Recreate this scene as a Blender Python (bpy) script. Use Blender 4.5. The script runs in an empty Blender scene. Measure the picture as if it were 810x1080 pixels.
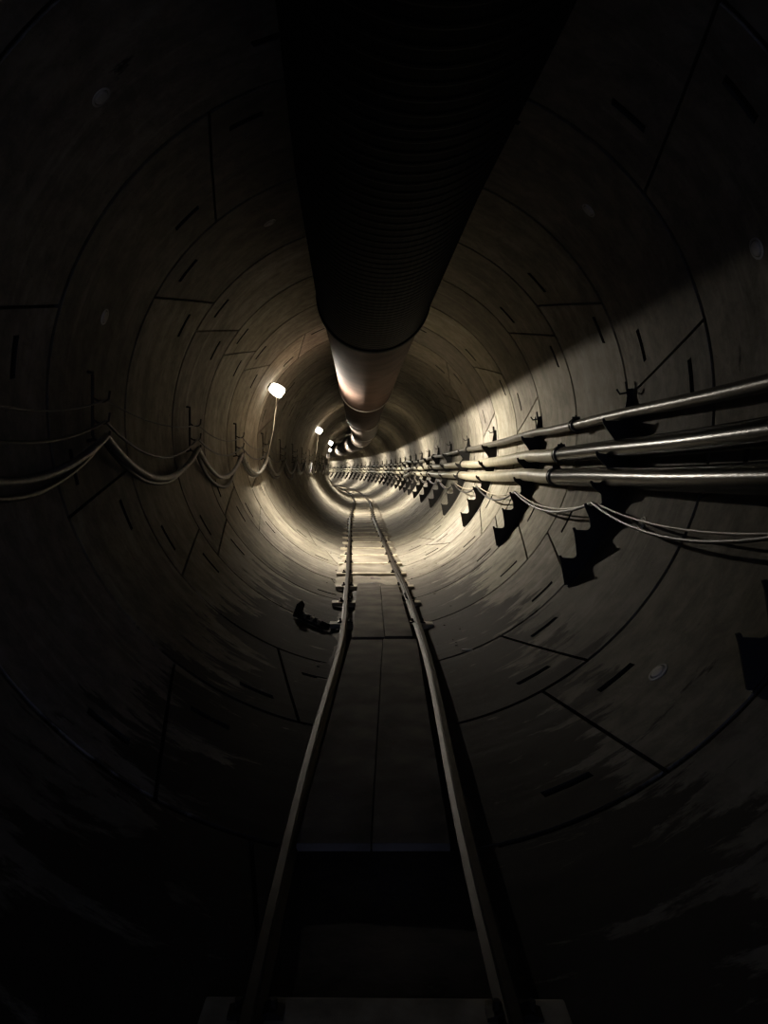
import bpy, math, random
from mathutils import Vector, Matrix
random.seed(7)
S = bpy.context.scene
COL = S.collection
R = 1.61; AX = .075; AZ = 1.61; CAMZ = 1.265
RING0 = 3.69; RW = 1.2; S_START = -4.71; S0 = 23.0; RC = 270.0
rad = math.radians

# ---------------------------------------------------------------- path
def wp(s, x, z):
    """point at chainage s along the tunnel, x to the right, z up"""
    if s <= S0: return Vector((x, s, z))
    a = (s - S0) / RC
    return Vector(((RC + x) * math.cos(a) - RC, S0 + (RC + x) * math.sin(a), z))
def pol(s, r, th):
    t = rad(th)
    return wp(s, AX + r * math.cos(t), AZ + r * math.sin(t))
def heading(s): return 0.0 if s <= S0 else (s - S0) / RC
def interp(s, pts):
    if s <= pts[0][0]: return pts[0][1]
    for (a, va), (b, vb) in zip(pts, pts[1:]):
        if s <= b:
            t = (s - a) / (b - a); t = t * t * (3 - 2 * t)
            return va + (vb - va) * t
    return pts[-1][1]

# ---------------------------------------------------------------- materials
def mat(name, col, rough=.6, metal=0.0, var=.3, scale=6.0, bump=.3, bscale=30.0, spec=.5, col2=None, bdist=.01):
    m = bpy.data.materials.new(name); m.use_nodes = True
    nt = m.node_tree; N = nt.nodes; L = nt.links
    b = N['Principled BSDF']
    tc = N.new('ShaderNodeTexCoord')
    n = N.new('ShaderNodeTexNoise'); n.inputs['Scale'].default_value = scale; n.inputs['Detail'].default_value = 6
    L.new(tc.outputs['Object'], n.inputs['Vector'])
    r = N.new('ShaderNodeValToRGB')
    c2 = col2 or tuple(c * (1 - var) for c in col)
    r.color_ramp.elements[0].position = .35; r.color_ramp.elements[0].color = (*c2, 1)
    r.color_ramp.elements[1].position = .65; r.color_ramp.elements[1].color = (*col, 1)
    L.new(n.outputs['Fac'], r.inputs['Fac']); L.new(r.outputs['Color'], b.inputs['Base Color'])
    b.inputs['Roughness'].default_value = rough; b.inputs['Metallic'].default_value = metal
    b.inputs['Specular IOR Level'].default_value = spec
    if bump:
        n2 = N.new('ShaderNodeTexNoise'); n2.inputs['Scale'].default_value = bscale; n2.inputs['Detail'].default_value = 4
        L.new(tc.outputs['Object'], n2.inputs['Vector'])
        bp = N.new('ShaderNodeBump'); bp.inputs['Strength'].default_value = bump; bp.inputs['Distance'].default_value = bdist
        L.new(n2.outputs['Fac'], bp.inputs['Height']); L.new(bp.outputs['Normal'], b.inputs['Normal'])
    return m

def concrete_mat():
    m = bpy.data.materials.new('segment_concrete'); m.use_nodes = True
    nt = m.node_tree; N = nt.nodes; L = nt.links; b = N['Principled BSDF']
    tc = N.new('ShaderNodeTexCoord'); uv = N.new('ShaderNodeUVMap'); uv.uv_map = 'lining'
    def noise(vec, scale, detail=5, rough=.6, dist=0):
        n = N.new('ShaderNodeTexNoise'); n.inputs['Scale'].default_value = scale
        n.inputs['Detail'].default_value = detail; n.inputs['Roughness'].default_value = rough
        n.inputs['Distortion'].default_value = dist
        L.new(vec, n.inputs['Vector']); return n.outputs['Fac']
    def ramp(f, p0, c0, p1, c1):
        r = N.new('ShaderNodeValToRGB'); e = r.color_ramp.elements
        e[0].position = p0; e[0].color = (*c0, 1); e[1].position = p1; e[1].color = (*c1, 1)
        L.new(f, r.inputs['Fac']); return r.outputs['Color']
    def mix(a, bb, f, mode='MIX'):
        x = N.new('ShaderNodeMix'); x.data_type = 'RGBA'; x.blend_type = mode
        if isinstance(f, (int, float)): x.inputs[0].default_value = f
        else: L.new(f, x.inputs[0])
        for i, v in ((6, a), (7, bb)):
            if isinstance(v, tuple): x.inputs[i].default_value = (*v, 1)
            else: L.new(v, x.inputs[i])
        return x.outputs[2]
    def math_(op, a, bb):
        x = N.new('ShaderNodeMath'); x.operation = op; x.use_clamp = True
        for i, v in enumerate((a, bb)):
            if isinstance(v, (int, float)): x.inputs[i].default_value = v
            else: L.new(v, x.inputs[i])
        return x.outputs[0]
    base = ramp(noise(tc.outputs['Object'], 2.2, 8, .65), .3, (.22, .203, .172), .7, (.35, .328, .282))
    # streaks running around the ring (u = chainage, v = arc length)
    mp = N.new('ShaderNodeMapping'); mp.inputs['Scale'].default_value = (9, .9, 1); L.new(uv.outputs['UV'], mp.inputs['Vector'])
    base = mix(base, ramp(noise(mp.outputs['Vector'], 1.0, 6, .6), .38, (.52, .5, .46), .62, (1, 1, 1)), .42, 'MULTIPLY')
    # pale drips
    mp2 = N.new('ShaderNodeMapping'); mp2.inputs['Scale'].default_value = (14, .55, 1); mp2.inputs['Location'].default_value = (3, 7, 0)
    L.new(uv.outputs['UV'], mp2.inputs['Vector'])
    base = mix(base, (.62, .6, .54), math_('MULTIPLY', ramp(noise(mp2.outputs['Vector'], .8, 5, .55), .6, (0, 0, 0), .75, (1, 1, 1)), .28))
    # blotches and speckle
    base = mix(base, ramp(noise(tc.outputs['Object'], 7.5, 9, .72, .3), .38, (.52, .5, .47), .58, (1.12, 1.12, 1.1)), .55, 'MULTIPLY')
    base = mix(base, (.10, .09, .08), math_('MULTIPLY', ramp(noise(tc.outputs['Object'], 38, 3, .5), .68, (0, 0, 0), .76, (1, 1, 1)), .5))
    # per segment tone
    at = N.new('ShaderNodeAttribute'); at.attribute_name = 'tone'
    base = mix(base, at.outputs['Color'], 1.0, 'MULTIPLY')
    # mud low down : mask by height above the invert
    sx = N.new('ShaderNodeSeparateXYZ'); L.new(tc.outputs['Object'], sx.inputs[0])
    hm = N.new('ShaderNodeMapRange'); hm.inputs[1].default_value = .04; hm.inputs[2].default_value = .60
    hm.inputs[3].default_value = .72; hm.inputs[4].default_value = 0; L.new(sx.outputs['Z'], hm.inputs[0])
    mp3 = N.new('ShaderNodeMapping'); mp3.inputs['Scale'].default_value = (3.2, 1.0, 1); L.new(uv.outputs['UV'], mp3.inputs['Vector'])
    nm = noise(mp3.outputs['Vector'], 1.7, 9, .68, .35)
    nx = N.new('ShaderNodeMath'); nx.operation = 'MULTIPLY_ADD'; L.new(nm, nx.inputs[0]); nx.inputs[1].default_value = 2.0; nx.inputs[2].default_value = -.55
    md = N.new('ShaderNodeMath'); md.operation = 'ADD'; L.new(nx.outputs[0], md.inputs[0]); L.new(hm.outputs[0], md.inputs[1])
    mud = md.outputs[0]
    mm = ramp(mud, .80, (0, 0, 0), .90, (1, 1, 1))
    # keep the mud heavier on the near, unswept stretch
    dy = N.new('ShaderNodeMapRange'); dy.inputs[1].default_value = 6.5; dy.inputs[2].default_value = 9.5
    dy.inputs[3].default_value = .92; dy.inputs[4].default_value = .22; L.new(sx.outputs['Y'], dy.inputs[0])
    base = mix(base, (.034, .027, .021), math_('MULTIPLY', mm, dy.outputs[0]))
    L.new(base, b.inputs['Base Color'])
    rr = N.new('ShaderNodeMapRange'); rr.inputs[3].default_value = .62; rr.inputs[4].default_value = .9
    b.inputs['Specular IOR Level'].default_value = .14
    L.new(noise(mp.outputs['Vector'], 1.6, 4), rr.inputs[0]); L.new(rr.outputs[0], b.inputs['Roughness'])
    bp = N.new('ShaderNodeBump'); bp.inputs['Strength'].default_value = .35; bp.inputs['Distance'].default_value = .010
    L.new(noise(tc.outputs['Object'], 22, 9, .75), bp.inputs['Height'])
    bp2 = N.new('ShaderNodeBump'); bp2.inputs['Strength'].default_value = .2; bp2.inputs['Distance'].default_value = .02
    L.new(mm, bp2.inputs['Height']); L.new(bp.outputs['Normal'], bp2.inputs['Normal'])
    L.new(bp2.outputs['Normal'], b.inputs['Normal'])
    return m

M = {}
M['concrete'] = concrete_mat()
M['joint'] = mat('gasket_and_pocket_shade', (.03, .028, .025), .85, bump=0)  # gasket colour, also used to paint shade into the bolt pockets
M['rail'] = mat('rail_steel', (.045, .037, .030), .45, .35, var=.4, scale=14, bump=.05, spec=.2)
M['sleeper'] = mat('sleeper_steel', (.42, .37, .27), .65, .1, var=.5, scale=9)
M['board'] = mat('board_ply', (.19, .165, .135), .8, col2=(.065, .054, .043), scale=4.5, bump=.3, spec=.15)
M['mud'] = mat('mud', (.10, .08, .06), .8, col2=(.04, .032, .025), scale=7, bump=.5, bscale=18, bdist=.015)
M['black_duct'] = mat('black_vinyl', (.006, .0055, .0055), .65, var=.3, scale=5, bump=.15, bscale=14, spec=.06)
M['duct'] = mat('tan_vinyl', (.085, .056, .044), .75, spec=.12, var=.35, scale=3, bump=.25, bscale=6, bdist=.02)
M['duct_shaded'] = mat('shaded_vinyl', (.07, .055, .045), .6, var=.3, scale=3, bump=.2, bscale=6, spec=.25)  # darker copy of the duct vinyl, shade of the far lengths put into colour
M['band'] = mat('duct_band', (.33, .29, .24), .35, .4, bump=0)
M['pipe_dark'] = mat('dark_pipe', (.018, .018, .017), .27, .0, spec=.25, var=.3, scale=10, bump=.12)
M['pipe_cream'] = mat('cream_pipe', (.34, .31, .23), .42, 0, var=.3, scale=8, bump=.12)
M['pipe_grey'] = mat('grey_pipe', (.12, .11, .09), .38, .1, var=.4, scale=10, bump=.12)
M['collar'] = mat('coupling_iron', (.03, .028, .025), .45, .6)
M['bracket'] = mat('bracket_steel', (.022, .02, .018), .6, .3)
M['rod'] = mat('hook_steel', (.05, .042, .033), .6, .5)
M['hose'] = mat('grey_hose', (.20, .185, .16), .4, var=.4, scale=20)
M['blackhose'] = mat('black_hose', (.05, .045, .04), .4)
M['cable'] = mat('dark_cable', (.04, .036, .032), .5, bump=0)
M['cablepale'] = mat('pale_cord', (.42, .36, .27), .5, bump=0)
M['plug'] = mat('grout', (.55, .52, .46), .7)
M['housing'] = mat('lamp_housing', (.25, .25, .24), .4)
M['scrap'] = mat('scrap_steel', (.035, .03, .026), .55, .4)
M['white'] = mat('white_scrap', (.6, .58, .52), .6, bump=0)
def emis(name, col, st):
    m = bpy.data.materials.new(name); m.use_nodes = True
    b = m.node_tree.nodes['Principled BSDF']
    b.inputs['Base Color'].default_value = (.9, .9, .85, 1)
    b.inputs['Emission Color'].default_value = (*col, 1); b.inputs['Emission Strength'].default_value = st
    return m
M['glow'] = emis('lamp_glow', (1, .925, .80), 6000)
M['globe'] = emis('lamp_globe_glow', (1, .93, .82), 5)

# ---------------------------------------------------------------- mesh helpers
class MB:
    def __init__(s): s.v = []; s.f = []; s.m = []; s.sm = True
    def add(s, vs, fs, mi=0):
        o = len(s.v); s.v += [tuple(p) for p in vs]; s.f += [tuple(i + o for i in f) for f in fs]; s.m += [mi] * len(fs)
    def tube(s, pts, r, n=12, cap=True, mi=0):
        pts = [Vector(p) for p in pts]; vs = []; fs = []
        up = Vector((0, 0, 1))
        for i, p in enumerate(pts):
            t = (pts[min(i + 1, len(pts) - 1)] - pts[max(i - 1, 0)]).normalized()
            if i == 0:
                if abs(t.dot(up)) > .9: up = Vector((1, 0, 0))
                a = (up - t * up.dot(t)).normalized()
            else: a = (a - t * a.dot(t)).normalized()
            b = t.cross(a); rr = r[i] if isinstance(r, (list, tuple)) else r
            for k in range(n):
                q = 2 * math.pi * k / n
                vs.append(p + a * rr * math.cos(q) + b * rr * math.sin(q))
        for i in range(len(pts) - 1):
            for k in range(n):
                k2 = (k + 1) % n
                fs.append((i * n + k, i * n + k2, (i + 1) * n + k2, (i + 1) * n + k))
        if cap:
            fs.append(tuple(range(n))[::-1]); fs.append(tuple((len(pts) - 1) * n + k for k in range(n)))
        s.add(vs, fs, mi)
    def prism(s, outline, f0, f1, mi=0):
        """outline: list of 2-tuples; f0,f1 map them to the two end faces"""
        n = len(outline); vs = [f0(*p) for p in outline] + [f1(*p) for p in outline]
        fs = [tuple(range(n))[::-1], tuple(range(n, 2 * n))]
        fs += [(i, (i + 1) % n, n + (i + 1) % n, n + i) for i in range(n)]
        s.add(vs, fs, mi)
    def sweep(s, prof, frames, mi=0):
        """closed profile of (x,z) swept through chainages; frames: list of (s, xoff, zoff)"""
        n = len(prof); vs = []; fs = []
        for (c, xo, zo) in frames: vs += [wp(c, xo + x, zo + z) for x, z in prof]
        for i in range(len(frames) - 1):
            for k in range(n):
                k2 = (k + 1) % n; fs.append((i * n + k, i * n + k2, (i + 1) * n + k2, (i + 1) * n + k))
        fs.append(tuple(range(n))[::-1]); fs.append(tuple((len(frames) - 1) * n + k for k in range(n)))
        s.add(vs, fs, mi)
    def build(s, name, mats, parent=None, origin=None, smooth=False, bevel=0):
        me = bpy.data.meshes.new(name)
        o0 = Vector(origin) if origin is not None else Vector((0, 0, 0))
        me.from_pydata([tuple(Vector(p) - o0) for p in s.v], [], s.f)
        for m in (mats if isinstance(mats, list) else [mats]): me.materials.append(m)
        me.polygons.foreach_set('material_index', s.m)
        import bmesh
        bm = bmesh.new(); bm.from_mesh(me); bmesh.ops.recalc_face_normals(bm, faces=bm.faces); bm.to_mesh(me); bm.free()
        if smooth:
            me.polygons.foreach_set('use_smooth', [True] * len(me.polygons))
            me.set_sharp_from_angle(angle=rad(40))
        me.update()
        o = bpy.data.objects.new(name, me); COL.objects.link(o)
        if parent is not None:
            o.parent = parent; o.location = o0 - Vector(parent.location) if origin is not None else -Vector(parent.location)
        elif origin is not None: o.location = o0
        if bevel:
            b = o.modifiers.new('bevel', 'BEVEL'); b.width = bevel; b.segments = 2; b.limit_method = 'ANGLE'
        return o
def empty(name, loc=(0, 0, 0), rz=0):
    o = bpy.data.objects.new(name, None); o.location = loc; o.rotation_euler.z = rz; o.empty_display_size = .1; COL.objects.link(o); return o
def tag(o, label=None, cat=None, group=None, kind=None):
    for k, v in (('label', label), ('category', cat), ('group', group), ('kind', kind)):
        if v: o[k] = v
    return o
def copy_tree(o, parent=None):
    c = o.copy(); COL.objects.link(c)
    if parent is not None: c.parent = parent
    for ch in [x for x in COL.objects if x.parent == o]: copy_tree(ch, c)
    return c
ORD = ['first', 'second', 'third', 'fourth', 'fifth', 'sixth', 'seventh', 'eighth', 'ninth', 'tenth', 'eleventh', 'twelfth',
       'thirteenth', 'fourteenth', 'fifteenth', 'sixteenth']

# ---------------------------------------------------------------- tunnel lining
# joints: (angle at near edge, angle at far edge, slot near, slot far)
TYPES = {
 'A': [(26.5, 36.5, 22, 41), (84, 92, 79, 97), (152, 142.5, 142, 152.5), (219.5, 210.3, 210, 220), (274, 266, 266, 274), (319, 328.5, 314, 333)],
 'B': [(14, 4.4, 5, 14), (72, 82, 67, 87), (120.8, 129.5, 115.5, 134.3), (201, 192, 192, 202), (256, 247, 247, 257), (308.5, 299.5, 299.7, 307.5)],
 'C': [(48, 38, 38, 48), (106, 98, 98, 107), (174, 164, 164, 174.5), (242, 232, 232, 242), (304.5, 299, 294, 309), (352, 343, 343, 352)],
 'D': [(12.9, 2.4, 3.4, 13.5), (76, 86, 71, 91), (152.4, 143, 143, 152.6), (209, 199, 199, 210), (262, 254, 254, 263), (318, 328, 313, 333)],
}
def ring_type(n):
    d = {-3: 'B', -2: 'D', -1: 'C', 0: 'B', 1: 'A', 2: 'A', 3: 'D', 4: 'A', 5: 'B', 6: 'C'}
    return d.get(n) or 'ABDACBAD'[(n * 5 + 3) % 8]
def make_lining():
    secs = {k: dict(v=[], f=[], m=[], uv=[], tone=[]) for k in ('ceiling', 'wall_left', 'floor', 'wall_right')}
    G = .032
    nmin = int(round((S_START - RING0) / RW))
    for n in range(nmin, 71):
        s_a = RING0 + n * RW
        J = sorted(TYPES[ring_type(n)])
        step = 3.0 if n < 14 else 6.0
        jw = math.degrees(.008 / R)
        # theta lines as list of (near, far, tag)
        lines = []; nj = len(J)
        for k in range(nj):
            a0, a1 = J[k][0], J[k][1]; b0, b1 = J[(k + 1) % nj][0], J[(k + 1) % nj][1]
            if k == nj - 1: b0 += 360; b1 += 360
            am, bmid = (a0 + a1) / 2, (b0 + b1) / 2
            marks = []   # u positions between joints for slot edges (evaluated in straight theta at the slot's own s)
            slots = []
            for (jj, off, su) in ((k, 0, (.71)), ((k + 1) % nj, 0, (.22))):
                c = J[jj][3] if su == .71 else J[jj][2]
                for frac, cc in ((.71, J[jj][3]), (.22, J[jj][2])):
                    for sh in (0, 360, -360):
                        c2 = cc + sh
                        lo = a0 + (a1 - a0) * frac; hi = b0 + (b1 - b0) * frac
                        if lo + 1 < c2 - 3.4 and c2 + 3.4 < hi - 1:
                            slots.append((frac, (c2 - 3.4 - lo) / (hi - lo), (c2 + 3.4 - lo) / (hi - lo)))
            slots = sorted(set(slots), key=lambda t: t[1])
            # joint strip
            us = {}
            m_ = max(4, int((bmid - am) / step))
            for i in range(m_ + 1): us[round(i / m_, 5)] = None
            for (fr, u0, u1) in slots:
                for u in list(us):
                    if 0 < u < 1 and (abs(u - u0) < .3 / m_ or abs(u - u1) < .3 / m_): del us[u]
            for (fr, u0, u1) in slots: us[round(u0, 5)] = None; us[round(u1, 5)] = None
            ul = sorted(us)
            tone = random.uniform(.74, 1.08)
            tcol = (tone, tone * random.uniform(.97, 1.0), tone * random.uniform(.92, 1.0))
            def th(u, f):
                lo = a0 + (a1 - a0) * f + jw; hi = b0 + (b1 - b0) * f - jw
                return lo + (hi - lo) * u
            sl = [0, G / RW, .22 - .02, .22 + .02, .45, .71 - .02, .71 + .02, 1.0]
            def emit(pts, mi, ctr):
                t = ctr % 360
                key = 'ceiling' if 45 <= t < 135 else 'wall_left' if 135 <= t < 225 else 'floor' if 225 <= t < 315 else 'wall_right'
                d = secs[key]; o = len(d['v'])
                for (f, r, a) in pts:
                    s_ = s_a + f * RW
                    d['v'].append(tuple(pol(s_, r, a))); d['uv'].append((s_, rad(a) * R))
                d['f'].append(tuple(range(o, o + len(pts)))[::-1]); d['m'].append(mi)
                d['tone'] += [tcol] * len(pts)
            D1 = R + .035
            for i in range(len(ul) - 1):
                u0, u1 = ul[i], ul[i + 1]
                for j in range(len(sl) - 1):
                    f0, f1 = sl[j], sl[j + 1]
                    c = th((u0 + u1) / 2, (f0 + f1) / 2)
                    q = [(f0, th(u0, f0)), (f1, th(u0, f1)), (f1, th(u1, f1)), (f0, th(u1, f0))]
                    if j == 0:   # ring joint groove
                        emit([(f, D1, a) for f, a in q], 1, c)
                        emit([(f1, R, th(u0, f1)), (f1, R, th(u1, f1)), (f1, D1, th(u1, f1)), (f1, D1, th(u0, f1))], 0, c)
                        emit([(0, R, th(u0, 0)), (0, D1, th(u0, 0)), (0, D1, th(u1, 0)), (0, R, th(u1, 0))], 0, c)
                        continue
                    um = (u0 + u1) / 2
                    is_slot = any(abs((f0 + f1) / 2 - fr) < .01 and s0 - 1e-4 < um < s1 + 1e-4 for fr, s0, s1 in slots)
                    if is_slot:
                        RD = R + .07  # bolt pocket, its faces painted dark for the shade inside
                        first = any(abs(u0 - s0) < 1e-4 for fr, s0, s1 in slots); last = any(abs(u1 - s1) < 1e-4 for fr, s0, s1 in slots)
                        emit([(f, RD, a) for f, a in q], 1, c)
                        emit([(f0, R, q[0][1]), (f0, R, q[3][1]), (f0, RD, q[3][1]), (f0, RD, q[0][1])], 1, c)
                        emit([(f1, R, q[1][1]), (f1, RD, q[1][1]), (f1, RD, q[2][1]), (f1, R, q[2][1])], 1, c)
                        if first: emit([(f0, R, q[0][1]), (f0, RD, q[0][1]), (f1, RD, q[1][1]), (f1, R, q[1][1])], 1, c)
                        if last: emit([(f0, R, q[3][1]), (f1, R, q[2][1]), (f1, RD, q[2][1]), (f0, RD, q[3][1])], 1, c)
                    else:
                        emit([(f, R, a) for f, a in q], 0, c)
            # the longitudinal joint at the end of this segment
            for j in range(len(sl) - 1):
                f0, f1 = sl[j], sl[j + 1]
                e0, e1 = th(1, f0), th(1, f1); g0, g1 = e0 + 2 * jw, e1 + 2 * jw
                emit([(f0, D1, e0), (f1, D1, e1), (f1, D1, g1), (f0, D1, g0)], 1, e0)
                emit([(f0, R, e0), (f1, R, e1), (f1, D1, e1), (f0, D1, e0)], 0, e0)
                emit([(f0, R, g0), (f0, D1, g0), (f1, D1, g1), (f1, R, g1)], 0, e0)
    for key, d in secs.items():
        me = bpy.data.meshes.new(key); me.from_pydata(d['v'], [], d['f'])
        me.materials.append(M['concrete']); me.materials.append(M['joint'])
        me.polygons.foreach_set('material_index', d['m'])
        uvl = me.uv_layers.new(name='lining'); buf = [0.0] * (2 * len(me.loops))
        for i, l in enumerate(me.loops): buf[2 * i], buf[2 * i + 1] = d['uv'][l.vertex_index]
        uvl.data.foreach_set('uv', buf)
        ca = me.color_attributes.new('tone', 'FLOAT_COLOR', 'POINT'); cb = []
        for t in d['tone']: cb += [t[0], t[1], t[2], 1.0]
        ca.data.foreach_set('color', cb)
        # smooth shading with exact radial normals on the lining face
        nr = []
        vs = me.vertices
        for i, v in enumerate(vs):
            s_ = d['uv'][i][0]; a = d['uv'][i][1] / R
            h = heading(s_); nx = -math.cos(a); nr.append((nx * math.cos(h), nx * math.sin(h), -math.sin(a)))
        ln = []
        for p in me.polygons:
            rr = [math.hypot(0, 0) for _ in p.vertices]
            flat = p.material_index == 0
            fn = p.normal
            rn = nr[p.vertices[0]]
            dotp = fn.x * rn[0] + fn.y * rn[1] + fn.z * rn[2]
            for vi in p.vertices:
                if flat and abs(dotp) > .7: ln.append(nr[vi])
                else: ln.append(tuple(fn))
        me.polygons.foreach_set('use_smooth', [True] * len(me.polygons))
        me.normals_split_custom_set(ln)
        o = bpy.data.objects.new(key, me); COL.objects.link(o)
        o['kind'] = 'structure'
        sd = o.modifiers.new('segment_thickness', 'SOLIDIFY') if False else None
make_lining()

# unseen outer shell, added so no light leaks in between the grooves
mb = MB()
fr = [RING0 - 7 * RW + i * 2.0 for i in range(47)]
n = 48
vs = [pol(s_, R + .12, 360 * k / n) for s_ in fr for k in range(n)]
fs = [(i * n + k, i * n + (k + 1) % n, (i + 1) * n + (k + 1) % n, (i + 1) * n + k) for i in range(len(fr) - 1) for k in range(n)]
fs.append(tuple((len(fr) - 1) * n + k for k in range(n)))
mb.add(vs, fs)
o = mb.build('outer_shell_1', M['joint']); o['kind'] = 'structure'

# grout plugs in the lining
def plug(s_, th, r=.036):
    mb = MB(); c = pol(s_, R, th); t = rad(th); h = heading(s_)
    nrm = Vector((-math.cos(t) * math.cos(h), -math.cos(t) * math.sin(h), -math.sin(t)))
    al = Vector((-math.sin(h), math.cos(h), 0)); ci = nrm.cross(al)
    prof = [(r * 1.28, -.004), (r * 1.28, .004), (r * 1.05, .005), (r * 1.02, -.001), (r * .9, .0), (r * .8, .008), (r * .3, .011)]
    m = 20; vs = []; fs = []; mis = []
    for (q, hh) in prof:
        for k in range(m):
            a = 2 * math.pi * k / m; vs.append(c + nrm * hh + al * q * math.cos(a) + ci * q * math.sin(a))
    for i in range(len(prof) - 1):
        for k in range(m): fs.append((i * m + k, i * m + (k + 1) % m, (i + 1) * m + (k + 1) % m, (i + 1) * m + k))
    fs.append(tuple((len(prof) - 1) * m + k for k in range(m)))
    mb.add(vs, fs); return mb.build('grout_plug', M['plug'], origin=c, smooth=True)
for (s_, th, lab) in ((3.07, 134.6, 'round pale grout plug high on the dark upper left lining'),
                      (4.28, 43.3, 'round pale grout plug on the upper right lining, above the shadow edge'),
                      (3.11, 20.1, 'round pale grout plug at the right edge, just inside the duct shadow'),
                      (3.11, 313.7, 'round pale grout plug low on the right lining, below the near bracket'),
                      (4.30, 336.3, 'small pale grout plug behind the thin cable on the right lining'),
                      (5.48, 118.0, 'faint grout plug on the upper left lining close to the duct'),
                      (4.28, 161.5, 'dark grout plug on the left lining above the hooked rods')):
    tag(plug(s_, th), lab, 'plug', 'grout plugs in the lining segments')

# ---------------------------------------------------------------- track
OFF = [(0, .02), (2.2, .04), (5.4, .118), (9, .078), (14, 0), (19, -.08), (32, -.06), (60, 0)]
def off(s_):
    P_ = OFF
    if s_ <= P_[0][0]: return P_[0][1]
    for i in range(len(P_) - 1):
        if s_ <= P_[i + 1][0]:
            a, b = P_[i], P_[i + 1]; h = b[0] - a[0]; t = (s_ - a[0]) / h
            def sl(j): 
                p, q = P_[max(j - 1, 0)], P_[min(j + 1, len(P_) - 1)]; return (q[1] - p[1]) / (q[0] - p[0])
            m0, m1 = sl(i) * h, sl(i + 1) * h
            return (2 * t**3 - 3 * t * t + 1) * a[1] + (t**3 - 2 * t * t + t) * m0 + (3 * t * t - 2 * t**3) * b[1] + (t**3 - t * t) * m1
    return P_[-1][1]
GA = .5575; RTOP = .15
def rail_frames(side):
    fr = []; s_ = -3.0
    while s_ < 82:
        fr.append((s_, off(s_) + side * GA / 2 + .004 * math.sin(s_ * 1.7 + side), .006 * math.sin(s_ * .9 + side))); s_ += .25 if s_ < 14 else .8
    return fr
prof = [(-.027, .088), (.027, .088), (.027, .094), (.006, .101), (.006, .131), (.0145, .136), (.0155, .146), (.011, .15), (-.011, .15), (-.0155, .146), (-.0145, .136), (-.006, .131), (-.006, .101), (-.027, .094)]
for side, nm in ((-1, 'left'), (1, 'right')):
    mb = MB(); mb.sweep(prof, rail_frames(side))
    root = mb.build('track_rail', M['rail'], smooth=True)
    tag(root, 'rusty narrow gauge steel rail on the %s side of the track' % nm, 'rail', 'rails of the narrow gauge track')
    for js in (.9, 6.9, 12.9, 18.9):
        for sd in (-1, 1):
            mb = MB(); x0 = sd * .0065; x1 = sd * .013
            pr = [(x0, .103), (x1, .103), (x1, .129), (x0, .129)]
            mb.sweep(pr, [(js + i * .06, off(js + i * .06) + side * GA / 2 + .004 * math.sin((js + i * .06) * 1.7 + side), .006 * math.sin((js + i * .06) * .9 + side)) for i in range(6)])
            for b in range(4):
                sb = js + .045 + b * .07; xb = off(sb) + side * GA / 2
                mb.tube([wp(sb, xb + x1, .116), wp(sb, xb + x1 + sd * .009, .116)], .009, 6)
            mb.build('fish_plate', M['rail'], root)

# sleepers
def make_sleeper():
    root = empty('railway_sleeper')
    mb = MB(); hw = .40
    pr = [(-.07, .045), (.07, .045), (.062, .083), (.05, .088), (-.05, .088), (-.062, .083)]
    # sleeper runs across; channel profile in (y,z)
    xs = [-hw, -hw * .55, 0, hw * .55, hw]
    vs = []; fs = []; m = len(pr)
    for x in xs:
        e = .012 if abs(x) > .39 else 0
        vs += [Vector((x, y, z + (e if z < .05 else 0))) for y, z in pr]
    for i in range(len(xs) - 1):
        for k in range(m): fs.append((i * m + k, i * m + (k + 1) % m, (i + 1) * m + (k + 1) % m, (i + 1) * m + k))
    fs.append(tuple(range(m))); fs.append(tuple((len(xs) - 1) * m + k for k in range(m)))
    mb.add(vs, fs); mb.build('sleeper_beam', M['sleeper'], root, smooth=False, bevel=.004)
    for sx in (-1, 1):
        for sd in (-1, 1):
            c = MB(); x = sx * GA / 2 + sd * .038
            ou = [(-.022, .088), (.022, .088), (.022, .096), (.008, .1), (-.006, .108), (-.022, .1)]
            c.prism(ou, lambda a, b, x=x, sd=sd: Vector((x + a * sd, -.02, b)), lambda a, b, x=x, sd=sd: Vector((x + a * sd, .02, b)))
            c.tube([Vector((x, 0, .095)), Vector((x, 0, .122))], .008, 6)
            c.build('rail_clip', M['rail'], root)
    return root
sl0 = make_sleeper(); i = 0
s_ = 8.82 - .96 * 11
vis = 0
while s_ < 78:
    if s_ < 1 or 1.8 < s_ < 5.2:
        s_ += .96; continue
    if s_ < 1.8: s_near, s_ = s_, 1.66
    q = sl0 if i == 0 else copy_tree(sl0)
    jx = off(s_) + random.uniform(-.012, .012)
    q.location = wp(s_, jx, 0 + random.uniform(-.003, .002)); q.rotation_euler.z = heading(s_) + rad(random.uniform(-1.2, 1.2))
    if s_ > 8.5:
        k = vis; vis += 1
        lab = ('pale steel sleeper, %s beyond the far end of the boards' % ORD[k]) if k < 10 else 'pale steel sleeper far down the curving track'
    elif 1.3 < s_ < 2.3: lab = 'dark sleeper at the bottom edge before the boards'
    elif 2.3 < s_ < 8.5:
        kk = int((s_ - 2.3) / .96); lab = 'sleeper mostly hidden under the boards, %s from the camera' % ORD[kk]
    else: lab = 'dark sleeper under the track behind the camera'
    tag(q, lab, 'sleeper', 'sleepers under the track')
    s_ = s_ + .96 if s_ > 1.8 else s_near + .96
    i += 1

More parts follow.
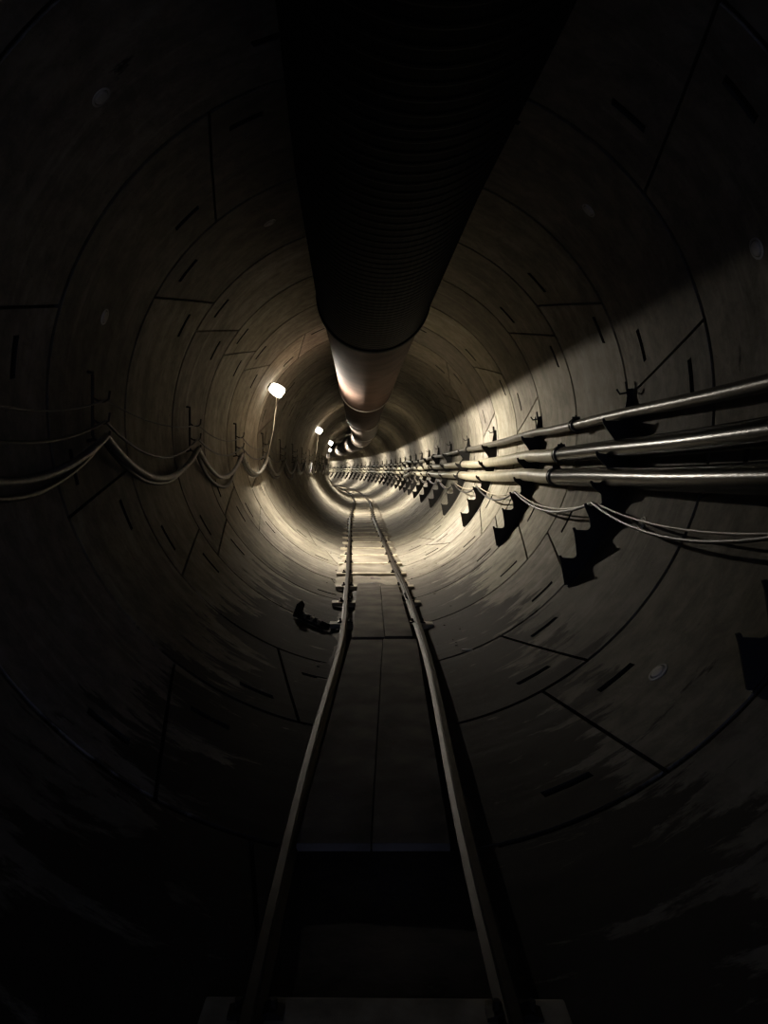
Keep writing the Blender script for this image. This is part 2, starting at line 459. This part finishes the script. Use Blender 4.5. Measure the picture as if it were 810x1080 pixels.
# walkway boards
def board(s0, s1, xa0, xb0, xa1, xb1, zt, label, th=.026, warp=.0):
    mb = MB(); m = 10; fr = 24; vs = []; fs = []
    for i in range(fr + 1):
        t = i / fr; c = s0 + (s1 - s0) * t
        xa = xa0 + (xa1 - xa0) * t; xb = xb0 + (xb1 - xb0) * t
        for k in range(m + 1):
            u = k / m; z = zt + warp * math.sin(t * 5 + u * 2) + .004 * math.sin(t * 11)
            bow = -.03 * math.sin(math.pi * (.5 * u if xb0 > .1 else .5 + .5 * u)) * 0
            vs.append(wp(c + bow, xa + (xb - xa) * u, z))
    top = len(vs); vs += [Vector((v.x, v.y, v.z - th)) for v in vs]
    for i in range(fr):
        for k in range(m):
            a = i * (m + 1) + k; fs.append((a, a + 1, a + m + 2, a + m + 1)); fs.append((top + a, top + a + m + 1, top + a + m + 2, top + a + 1))
    for k in range(m):
        fs.append((k, top + k, top + k + 1, k + 1)); a = fr * (m + 1) + k; fs.append((a, a + 1, top + a + 1, top + a))
    for i in range(fr):
        a = i * (m + 1); fs.append((a, a + m + 1, top + a + m + 1, top + a)); a += m; fs.append((a, top + a, top + a + m + 1, a + m + 1))
    mb.add(vs, fs)
    o = mb.build('walkway_board', M['board'], origin=wp((s0 + s1) / 2, (xa0 + xb0 + xa1 + xb1) / 4, zt - th), bevel=.003)
    return tag(o, label, 'board', 'boards laid between the rails')
board(2.36, 5.22, -.212, .018, -.098, .120, .119, 'near walkway board lying along the left rail')
board(2.36, 5.24, .021, .262, .123, .352, .119, 'near walkway board lying along the right rail')
board(5.26, 7.75, -.088, .133, -.076, .148, .123, 'far walkway board of the left row, muddy')
board(5.31, 7.72, .138, .332, .153, .330, .119, 'far walkway board of the right row, muddy and stained')

# mud and grit in the invert
from mathutils import noise as mn
mb = MB(); m = 26; cs = []; c = -3.5
while c < 80: cs.append(c); c += .07 if c < 12 else .5
vs = []; fs = []
for c in cs:
    for k in range(m + 1):
        u = -1 + 2 * k / m; x = AX + u * .36
        base = .018 + .03 * (1 - u * u) 
        z = base + .020 * mn.noise(Vector((x * 5, c * 3, 0))) + .006 * mn.noise(Vector((x * 20, c * 14, 3)))
        low = AZ - math.sqrt(R * R - (x - AX) ** 2)
        if abs(u) > .97: z = low - .004
        z = min(max(z, low - .004), .07 + low * .3)
        vs.append(wp(c, x, z))
for i in range(len(cs) - 1):
    for k in range(m): a = i * (m + 1) + k; fs.append((a, a + 1, a + m + 2, a + m + 1))
mb.add(vs, fs); o = mb.build('mud_bed', M['mud'], smooth=True)
tag(o, 'dark dried mud and grit lying in the invert under the track', 'mud', kind='stuff')
M['silt'] = mat('pale_silt', (.25, .225, .18), .85, col2=(.13, .11, .085), scale=2.6, bump=.6, bscale=16, bdist=.015, spec=.2)
mb = MB(); vs = []; fs = []; cs = []; c = 8.1; m = 30
while c < 80: cs.append(c); c += .06 if c < 14 else .5
for c in cs:
    rise = min(1, (c - 8.1) / 1.6)
    for k in range(m + 1):
        u = -1 + 2 * k / m; x = AX + u * (.41 + .07 * mn.noise(Vector((c * 1.3, 5 if u > 0 else 1, 0))) + .03 * mn.noise(Vector((c * 6, 5 if u > 0 else 1, 0)))); low = AZ - math.sqrt(R * R - (x - AX) ** 2)
        z = .045 + .036 * rise + .016 * mn.noise(Vector((x * 6, c * 4, 9))) + .007 * mn.noise(Vector((x * 22, c * 16, 3)))
        z = min(z, .0865 if c > 10.3 else .083)
        if abs(u) > .8: z = z + (low + .004 - z) * min(1, (abs(u) - .8) / .12)
        if abs(u) > .96: z = low - .006
        vs.append(wp(c, x, z))
for i in range(len(cs) - 1):
    for k in range(m): a = i * (m + 1) + k; fs.append((a, a + 1, a + m + 2, a + m + 1))
mb.add(vs, fs); o = mb.build('silt_bed', M['silt'], smooth=True)
tag(o, 'pale dried silt packed around the sleepers beyond the boards', 'silt', kind='stuff')
mb = MB(); rnd = random.Random(3)
for i in range(60):
    c = rnd.uniform(4.5, 12); th = rnd.choice((rnd.gauss(255, 3), rnd.gauss(285, 4), rnd.gauss(289, 5)))
    r = min(abs(rnd.gauss(0, .004)), .008) + .003
    p = pol(c, R - r * .2, th); vs = []; fs = []
    if 262 < th < 278: p.z = max(p.z, .05)
    for a in range(3):
        for k in range(6):
            q = k * math.pi / 3 + a; rr = r * (1.1, .95, .45)[a] * rnd.uniform(.8, 1.3); vs.append(p + Vector((rr * math.cos(q) * 1.3, rr * math.sin(q) * 1.4, (-.3, .35, .8)[a] * r)))
    for a in range(2):
        for k in range(6): fs.append((a * 6 + k, a * 6 + (k + 1) % 6, a * 6 + 6 + (k + 1) % 6, a * 6 + 6 + k))
    fs.append(tuple(range(12, 18))); mb.add(vs, fs)
o = mb.build('mud_crumbs', M['mud'], smooth=True); tag(o, 'scattered crumbs of dried mud beside the track', 'mud', kind='stuff')

# scrap channel at the left of the track
A_, B_ = pol(5.96, R - .012, 247.8), pol(5.80, R - .012, 256.8)
ax_ = (B_ - A_).normalized(); nz_ = Vector((-math.cos(rad(252)), 0, -math.sin(rad(252)))); nz_ = (nz_ - ax_ * nz_.dot(ax_)).normalized(); ny_ = nz_.cross(ax_)
root = empty('scrap_clamp'); root.matrix_world = Matrix.Translation((A_ + B_) / 2) @ Matrix((ax_, ny_, nz_)).transposed().to_4x4()
_l = root.matrix_world.decompose(); root.location = _l[0]; root.rotation_mode = 'XYZ'; root.rotation_euler = _l[1].to_euler('XYZ')
tag(root, 'black steel clamp with bolts lying left of the left rail', 'clamp')
mb = MB()
ou = [(-.04, 0), (.04, 0), (.04, .045), (.034, .045), (.034, .012), (-.034, .012), (-.034, .02), (-.04, .02)]
mb.prism(ou, lambda a, b: Vector((-.14, a, b)), lambda a, b: Vector((.14, a, b)))
o = mb.build('channel', M['scrap'], None); o.parent = root
mb = MB(); mb.prism([(-.05, 0), (.05, 0), (.045, .1), (0, .13), (-.045, .1)], lambda a, b: Vector((-.154, a, b)), lambda a, b: Vector((-.142, a, b)))
o = mb.build('end_plate', M['scrap'], None); o.parent = root
for k in range(3):
    mb = MB(); mb.tube([Vector((-.08 + k * .07, 0, .008)), Vector((-.08 + k * .07, 0, .05))], .012, 6); mb.tube([Vector((-.08 + k * .07, 0, .035)), Vector((-.08 + k * .07, 0, .047))], .02, 6)
    o = mb.build('bolt', M['sleeper'], None); o.parent = root
mb = MB(); p = pol(4.87, R - .014, 291.0)
mb.tube([p + Vector((-.03, .03, .0)), p + Vector((-.005, .0, .005)), p + Vector((.03, -.03, .012))], [.005, .007, .004], 6)
tag(mb.build('plastic_scrap', M['white'], origin=p), 'small white stick of scrap right of the right rail', 'scrap')

# ---------------------------------------------------------------- ventilation duct
droot = empty('ventilation_duct', (0.045, 0, 2.69))
tag(droot, 'large round ventilation duct hung along the tunnel crown', 'duct')
DX, DZ, DR = .045, 2.685, .442
DXP = [(0, .22), (2.1, .17), (3.5, .115), (6, .072), (12.8, .015), (19, -.05), (30, .0)]
def dxo(c):
    pts = DXP
    if c <= 0: return .22
    for (a, va), (b, vb) in zip(pts, pts[1:]):
        if c <= b: return va + (vb - va) * (c - a) / (b - a)
    return 0.0
def duct_sec(name, s0, s1, r0, material, ribs=False, step=.5, endr=None, sag=.0):
    n = 72 if s0 < 14 else 40; fr = []
    if ribs:
        c = s0
        while c < s1 - .05:
            fr += [(c, r0), (c + .012, r0 + .003), (c + .026, r0 + .003), (c + .038, r0)]; c += .085; r0 = .452 - .034 * max(0, min(1, (6 - c) / 5))
        fr.append((s1, .452))
    else:
        k = max(2, int((s1 - s0) / step)); fr = [(s0 + (s1 - s0) * i / k, r0 - .010 * math.sin(math.pi * i / k) * 1.0) for i in range(k + 1)]
    vs = []; fs = []
    for (c, r) in fr:
        for k in range(n):
            a = 2 * math.pi * k / n; vs.append(wp(c, dxo(c) + r * math.cos(a), DZ + r * math.sin(a)))
    for i in range(len(fr) - 1):
        for k in range(n): fs.append((i * n + k, i * n + (k + 1) % n, (i + 1) * n + (k + 1) % n, (i + 1) * n + k))
    mb = MB(); mb.add(vs, fs); return mb.build(name, material, droot, smooth=not ribs)
duct_sec('ribbed_section', -4.5, 6.28, .452, M['black_duct'], ribs=True)['label'] = 'black spirally ribbed near length of duct'
def band(s0, w, r, material, name='joint_and_lit_band'):
    n = 72; mb = MB(); vs = []; fs = []
    pr = [(s0, r - .012), (s0, r), (s0 + w * .2, r + .006), (s0 + w * .8, r + .006), (s0 + w, r), (s0 + w, r - .012)]
    for (c, q) in pr:
        for k in range(n): a = 2 * math.pi * k / n; vs.append(wp(c, dxo(c) + q * math.cos(a), DZ + q * math.sin(a)))
    for i in range(len(pr) - 1):
        for k in range(n): fs.append((i * n + k, i * n + (k + 1) % n, (i + 1) * n + (k + 1) % n, (i + 1) * n + k))
    mb.add(vs, fs); return mb.build(name, material, droot, smooth=True)
band(6.20, .09, .462, M['black_duct']); band(6.30, .03, .449, M['band'])
c = 6.3; k = 0
while c < 80:
    L_ = 6.5
    duct_sec('duct_section', c, c + L_, .442 if k % 2 == 0 else .434, M['duct'] if k < 2 else M['duct_shaded'])
    band(c + L_ - .03, .05 if k < 2 else .16, .450, M['band']); c += L_; k += 1  # far bands widened, their pale colour painting the lit crescents at the joints

# ---------------------------------------------------------------- right side pipes
PZ = {'top': [(0, CAMZ + .35), (4.8, CAMZ + .35), (13.6, CAMZ + .32), (25, CAMZ + .26), (60, CAMZ + .24)],
      'mid': [(2, CAMZ + .16), (4.8, CAMZ + .133), (13.6, CAMZ + .086), (25, CAMZ + .064), (60, CAMZ + .085)],
      'low': [(2, CAMZ - .02), (4.8, CAMZ - .044), (13.6, CAMZ - .085), (25, CAMZ - .096), (60, CAMZ - .085)]}
PX = {'top': 1.60, 'mid': 1.565, 'low': 1.525}
PR = {'top': .036, 'mid': .057, 'low': .061}
def jog(s_, nm):
    a = math.exp(-((s_ - 26.5) / .9) ** 2)
    return -.16 * a * (1, .9, .7)[('top', 'mid', 'low').index(nm)], (.05, -.04, -.1)[('top', 'mid', 'low').index(nm)] * a
def pp(s_, nm):
    dx, dz = jog(s_, nm)
    ph = (s_ - BR0) / BRD * math.pi
    return wp(s_, PX[nm] + dx + .006 * math.sin(s_ * .8 + len(nm)), interp(s_, PZ[nm]) + dz - .006 * math.sin(ph) ** 2 + (.008 * math.sin(s_ * 1.1) if s_ > 7 else 0))
BR0 = 4.82; BRD = 2.5
for nm, lab in (('top', 'thin grey steel pipe, uppermost of three on the right wall brackets'), ('mid', 'middle of the three pipes on the right wall brackets'), ('low', 'thick lowest pipe of the three on the right wall brackets')):
    root = empty('steel_pipe', wp(0, PX[nm], interp(0, PZ[nm]))); tag(root, lab, 'pipe', 'pipes along the right wall')
    cuts = [-4.4, 6.15] if nm != 'top' else [-4.4, 5.85]
    while cuts[-1] < 78: cuts.append(cuts[-1] + 6.0)
    for i in range(len(cuts) - 1):
        a, b = cuts[i], cuts[i + 1]; step = .3 if a < 30 else .8; kk = int((b - a) / step)
        mb = MB(); mb.tube([pp(a + (b - a) * t / kk, nm) for t in range(kk + 1)], PR[nm] * (1.06 if i == 0 and nm != 'top' else 1), 24 if a < 14 else 12)
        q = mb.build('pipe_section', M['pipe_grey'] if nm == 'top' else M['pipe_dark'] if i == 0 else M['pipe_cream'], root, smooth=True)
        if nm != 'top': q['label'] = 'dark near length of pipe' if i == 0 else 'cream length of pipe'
        if i:
            mb = MB(); r = PR[nm]
            prs = [(-.035, r + .002), (-.033, r + .016), (-.02, r + .018), (-.012, r + .009), (.012, r + .009), (.02, r + .018), (.033, r + .016), (.035, r + .002)]
            mb.tube([pp(a + d, nm) for d, _ in prs], [q_ for _, q_ in prs], 24, cap=False)
            p = pp(a, nm); mb.tube([p + Vector((-.03, 0, r + .02)), p + Vector((.03, 0, r + .02))], .009, 6)
            mb.tube([p + Vector((0, 0, r)), p + Vector((0, 0, r + .04))], .008, 6)
            mb.build('pipe_coupling', M['collar'], root, smooth=True)

# stepped brackets
def make_bracket():
    root = empty('pipe_bracket')
    # local frame: x = radial offset from tunnel axis line, z height ; root placed on axis line at z=0
    tips = [(1.490, 1.583), (1.449, 1.378), (1.416, 1.194), (1.378, 1.051), (1.306, .899), (1.220, .724)]
    P = lambda r, th: (AX + r * math.cos(rad(th)), AZ + r * math.sin(rad(th)))
    ou = []
    for th in range(6, -42, -2): ou.append(P(1.605, th))
    ou.append(P(1.60, -41.6)); ou.append((1.252, .545))
    for k in range(5, -1, -1):
        tx, tz = tips[k]
        # outer edge rises to the pointed tip, then the flat seat runs back to a rounded notch
        ou.append((tx + .006, tz - .03)); ou.append((tx - .004, tz + .004)); ou.append((tx + .010, tz + .008)); ou.append((tx + .018, tz - .007))
        lim = AX + math.sqrt(1.595 ** 2 - (tz + .03 - AZ) ** 2) - .02
        dep = min(tx + (.107 if k > 2 else .13), lim)
        ou.append((dep - .028, tz - .010))
        for a in range(1, 6):
            q = a / 5 * math.pi / 2
            ou.append((dep - .028 + .028 * math.sin(q), tz - .010 + .028 * (1 - math.cos(q))))
        if k:
            nx, nz = tips[k - 1]
            ou.append((dep - .004, tz + min(.065, (nz - tz) * .5)))
    ou.append(P(1.585, 6))
    mb = MB()
    mb.prism(ou, lambda x, z: Vector((x, -.006, z)), lambda x, z: Vector((x, .006, z)))
    # web flange along the wall
    mb.build('bracket_plate', M['bracket'], root)
    mb = MB()
    vs = []; fs = []; ths = list(range(6, -43, -3))
    for th in ths:
        for (r, y) in ((1.609, -.014), (1.609, .014), (1.600, .014), (1.600, -.014)):
            x, z = P(r, th); vs.append(Vector((x, y, z)))
    for i in range(len(ths) - 1):
        for k in range(4): fs.append((i * 4 + k, i * 4 + (k + 1) % 4, i * 4 + 4 + (k + 1) % 4, i * 4 + 4 + k))
    fs += [(0, 1, 2, 3), tuple((len(ths) - 1) * 4 + k for k in range(4))]
    mb.add(vs, fs); mb.build('wall_flange', M['bracket'], root)
    mb = MB(); p0 = P(1.595, 4); mb.tube([Vector((p0[0] - .015, 0, p0[1])), Vector((p0[0] - .03, 0, p0[1] + .1))], .008, 8)
    q = P(1.53, 5); mb.tube([Vector((q[0] + .05, 0, q[1] + .01)), Vector((q[0], 0, q[1] - .0)), Vector((q[0] - .02, 0, q[1] + .03))], .006, 6)
    mb.build('top_hook', M['bracket'], root)
    return root
b0 = make_bracket(); k = 0; s_ = 2.52
placed = []
while s_ < 78:
    q = b0 if k == 0 else copy_tree(b0)
    a = heading(s_)
    q.location = wp(s_, 0, 0); q.rotation_euler.z = a
    lab = 'black stepped steel bracket, %s along the right wall from the camera' % ORD[k] if k < 12 else 'tiny stepped bracket far along the right wall'
    if k == 0: lab = 'black stepped steel bracket cut off by the right edge of the view'
    tag(q, lab, 'bracket', 'stepped brackets carrying the right wall pipes')
    placed.append(s_); s_ = BR0 if k == 0 else s_ + BRD; k += 1

# sagging cables on the right
def sag_line(stations, x, z, sag, n=12, dev=0, end_lo=None, jit=0, rnd=random.Random(5)):
    pts = []
    for i in range(len(stations) - 1):
        a, b = stations[i], stations[i + 1]; sg = sag * rnd.uniform(1 - jit, 1 + jit)
        for t in range(n):
            u = t / n; c = a + (b - a) * u
            zz = z - sg * 4 * u * (1 - u)
            xx = x
            lim = math.sqrt(max(0, (R - dev - .012) ** 2 - (zz - AZ) ** 2))
            if x > 0: xx = min(x, AX + lim)
            else: xx = max(x, AX - lim)
            pts.append(wp(c, xx, zz))
    pts.append(wp(stations[-1], x, z)); return pts
st = [placed[0] - BRD] + placed[:22]
mb = MB(); mb.tube(sag_line(st, 1.425, CAMZ - .205, .10, dev=.01, jit=.25), .010, 8)
tag(mb.build('sagging_cable', M['cable'], smooth=True), 'thin dark cable sagging from bracket to bracket below the right pipes', 'cable', 'cables below the right pipes')
mb = MB(); mb.tube(sag_line(st, 1.445, CAMZ - .205, .085, dev=.01, jit=.3), .007, 8)
tag(mb.build('sagging_cable', M['cablepale'], smooth=True), 'paler thin cable sagging with the dark one below the right pipes', 'cable', 'cables below the right pipes')

# ---------------------------------------------------------------- left side rods, hoses and cables
def make_rod():
    root = empty('cable_hook_rod')
    mb = MB(); x = -1.49
    wallx = lambda z: AX - math.sqrt(R * R - (z - AZ) ** 2)
    z0, z1 = CAMZ + .17, CAMZ + .535
    mb.tube([Vector((wallx(z1) + .005, 0, z1 + .004)), Vector((x, 0, z1)), Vector((x, 0, z1 - .03)), Vector((x, 0, z0 + .02)), Vector((x + .01, 0, z0)), Vector((wallx(z0) + .005, 0, z0 - .01))], .009, 8)
    mb.build('rod', M['rod'], root)
    for z in (CAMZ + .385, CAMZ + .265, CAMZ + .165):
        mb = MB(); mb.tube([Vector((x, 0, z + .012)), Vector((x + .03, 0, z - .006)), Vector((x + .065, 0, z - .010)), Vector((x + .088, 0, z + .004)), Vector((x + .095, 0, z + .05))], .006, 6)
        mb.build('hook', M['rod'], root)
    return root
r0 = make_rod(); lst = []; s_ = 4.2 - 2.33; k = 0
while s_ < 46:
    q = r0 if k == 0 else copy_tree(r0)
    q.location = wp(s_, 0, 0); q.rotation_euler.z = heading(s_)
    tag(q, 'thin upright steel rod with cable hooks, %s from the camera on the left wall' % ORD[k] if k < 8 else 'tiny hooked rod far along the left wall', 'hook', 'hooked rods along the left wall')
    if k == 0: q['label'] = 'thin upright hooked rod outside the left edge of the view'
    lst.append(s_); s_ += 2.33; k += 1
st = [lst[0] - 2.33] + lst
mb = MB(); mb.tube(sag_line(st, -1.415, CAMZ + .185, .25, n=16, dev=.02, jit=.08), .021, 12)
tag(mb.build('grey_hose', M['hose'], smooth=True), 'thick grey hose draped in waves along the left wall rods', 'hose')
mb = MB(); mb.tube(sag_line([s + .05 for s in st], -1.45, CAMZ + .17, .30, n=16, dev=.02, jit=.18, rnd=random.Random(9)), .016, 10)
tag(mb.build('black_hose', M['blackhose'], smooth=True), 'black hose hanging lower in waves behind the grey one, left wall', 'hose')
mb = MB(); mb.tube(sag_line(st, -1.42, CAMZ + .268, .17, dev=.0, jit=.3), .009, 8)
tag(mb.build('draped_cable', M['cable'], smooth=True), 'dark cable sagging on the middle hooks of the left rods', 'cable', 'cables on the left wall hooks')
mb = MB(); mb.tube(sag_line(st, -1.42, CAMZ + .385, .10, dev=.0, jit=.4), .005, 6)
tag(mb.build('draped_cable', M['cable'], smooth=True), 'thin cable on the upper hooks of the left rods', 'cable', 'cables on the left wall hooks')

# ---------------------------------------------------------------- wall lamps
def make_lamp():
    root = empty('wall_lamp')
    h = Vector((0, 0, 0)); n = 24
    def rev(mb, pr, d):
        up = Vector((0, 0, 1)); a = (up - d * up.dot(d)).normalized(); b = d.cross(a)
        vs = []; fs = []
        for (r, t) in pr:
            for k in range(n): q = 2 * math.pi * k / n; vs.append(h + d * t + a * r * math.cos(q) + b * r * math.sin(q))
        for i in range(len(pr) - 1):
            for k in range(n): fs.append((i * n + k, i * n + (k + 1) % n, (i + 1) * n + (k + 1) % n, (i + 1) * n + k))
        fs.append(tuple((len(pr) - 1) * n + k for k in range(n))[::1]); fs.append(tuple(range(n))[::-1]); mb.add(vs, fs)
    d = Vector((.85, 0, -.53)).normalized()
    # squat glowing globe, opal above, clear lens at its lower inner side
    mb = MB(); rev(mb, [(.02, -.122), (.045, -.117), (.068, -.10), (.082, -.07), (.090, -.035), (.094, 0), (.094, .03), (.0905, .066), (.074, .068)], d)
    mb.build('lamp_globe', M['globe'], root, smooth=True)
    mb = MB(); rev(mb, [(.070, .0685), (.070, .071), (.06, .073), (.03, .074)], d); mb.build('lamp_lens', M['glow'], root, smooth=True)
    mb = MB(); m0 = len(mb.v)
    up = Vector((0, 0, 1)); a_ = (up - d * up.dot(d)).normalized(); b_ = d.cross(a_); vs = []; fs = []
    pr = [(.083, .066), (.0905, .066), (.082, .097), (.076, .097)]
    for (r, t) in pr:
        for k in range(n): q = 2 * math.pi * k / n; vs.append(d * t + a_ * r * math.cos(q) + b_ * r * math.sin(q))
    for i in range(4):
        for k in range(n): fs.append((i * n + k, i * n + (k + 1) % n, ((i + 1) % 4) * n + (k + 1) % n, ((i + 1) % 4) * n + k))
    mb.add(vs, fs); mb.build('lamp_rim', M['globe'], root, smooth=True)
    mb = MB(); rev(mb, [(.03, -.145), (.045, -.14), (.05, -.12), (.055, -.112)], d); mb.build('lamp_housing', M['housing'], root, smooth=True)
    mb = MB(); mb.tube([h - d * .12, h + Vector((-.12, .05, .08)), h + Vector((-.19, .06, .07))], .01, 8); mb.build('mounting_arm', M['rod'], root)
    mb = MB()
    mb.tube([h + Vector((-.01, .02, -.10)), h + Vector((-.02, -.0, -.3)), h + Vector((-.05, -.04, -.6)), h + Vector((-.10, -.1, -.9)), h + Vector((-.145, -.13, -1.1)), h + Vector((-.165, -.13, -1.19)), h + Vector((-.20, -.08, -1.21))], .006, 6)
    mb.tube([h - d * .04, h + Vector((-.01, .02, -.10))], .006, 6)
    mb.build('lamp_cord', M['cablepale'], root, smooth=True)
    return root
l0 = make_lamp()
for k, s_ in enumerate((10.5, 21.0, 30.8, 41.5, 52, 62.5, 73)):
    q = l0 if k == 0 else copy_tree(l0)
    q.location = wp(s_, -1.205 if k == 0 else -1.275, CAMZ + 1.095); q.rotation_euler.z = heading(s_)
    lab = ['large glowing round wall lamp nearest the camera on the left', 'second glowing wall lamp down the left side', 'third glowing wall lamp down the left side, beside the duct'][k] if k < 3 else 'glowing wall lamp hidden round the far curve'
    q.scale = (.88, .88, .88)
    tag(q, lab, 'lamp', 'wall lamps along the left side')

# ---------------------------------------------------------------- world, camera
w = bpy.data.worlds.new('world'); S.world = w; w.use_nodes = True
w.node_tree.nodes['Background'].inputs[0].default_value = (.48, .58, 1.0, 1)
w.node_tree.nodes['Background'].inputs[1].default_value = 1.1
cd = bpy.data.cameras.new('camera'); cam = bpy.data.objects.new('camera', cd); COL.objects.link(cam)
cam.location = (0, 0, CAMZ); cam.rotation_euler = (rad(90), 0, 0)
cd.sensor_fit = 'VERTICAL'; cd.sensor_height = 36; cd.sensor_width = 27; cd.lens = 27
cd.shift_x = 20 / 1080; cd.shift_y = -44 / 1080; cd.clip_start = .05; cd.clip_end = 300
S.camera = cam
S.view_settings.view_transform = 'Standard'; S.view_settings.look = 'Medium High Contrast'; S.view_settings.exposure = .5
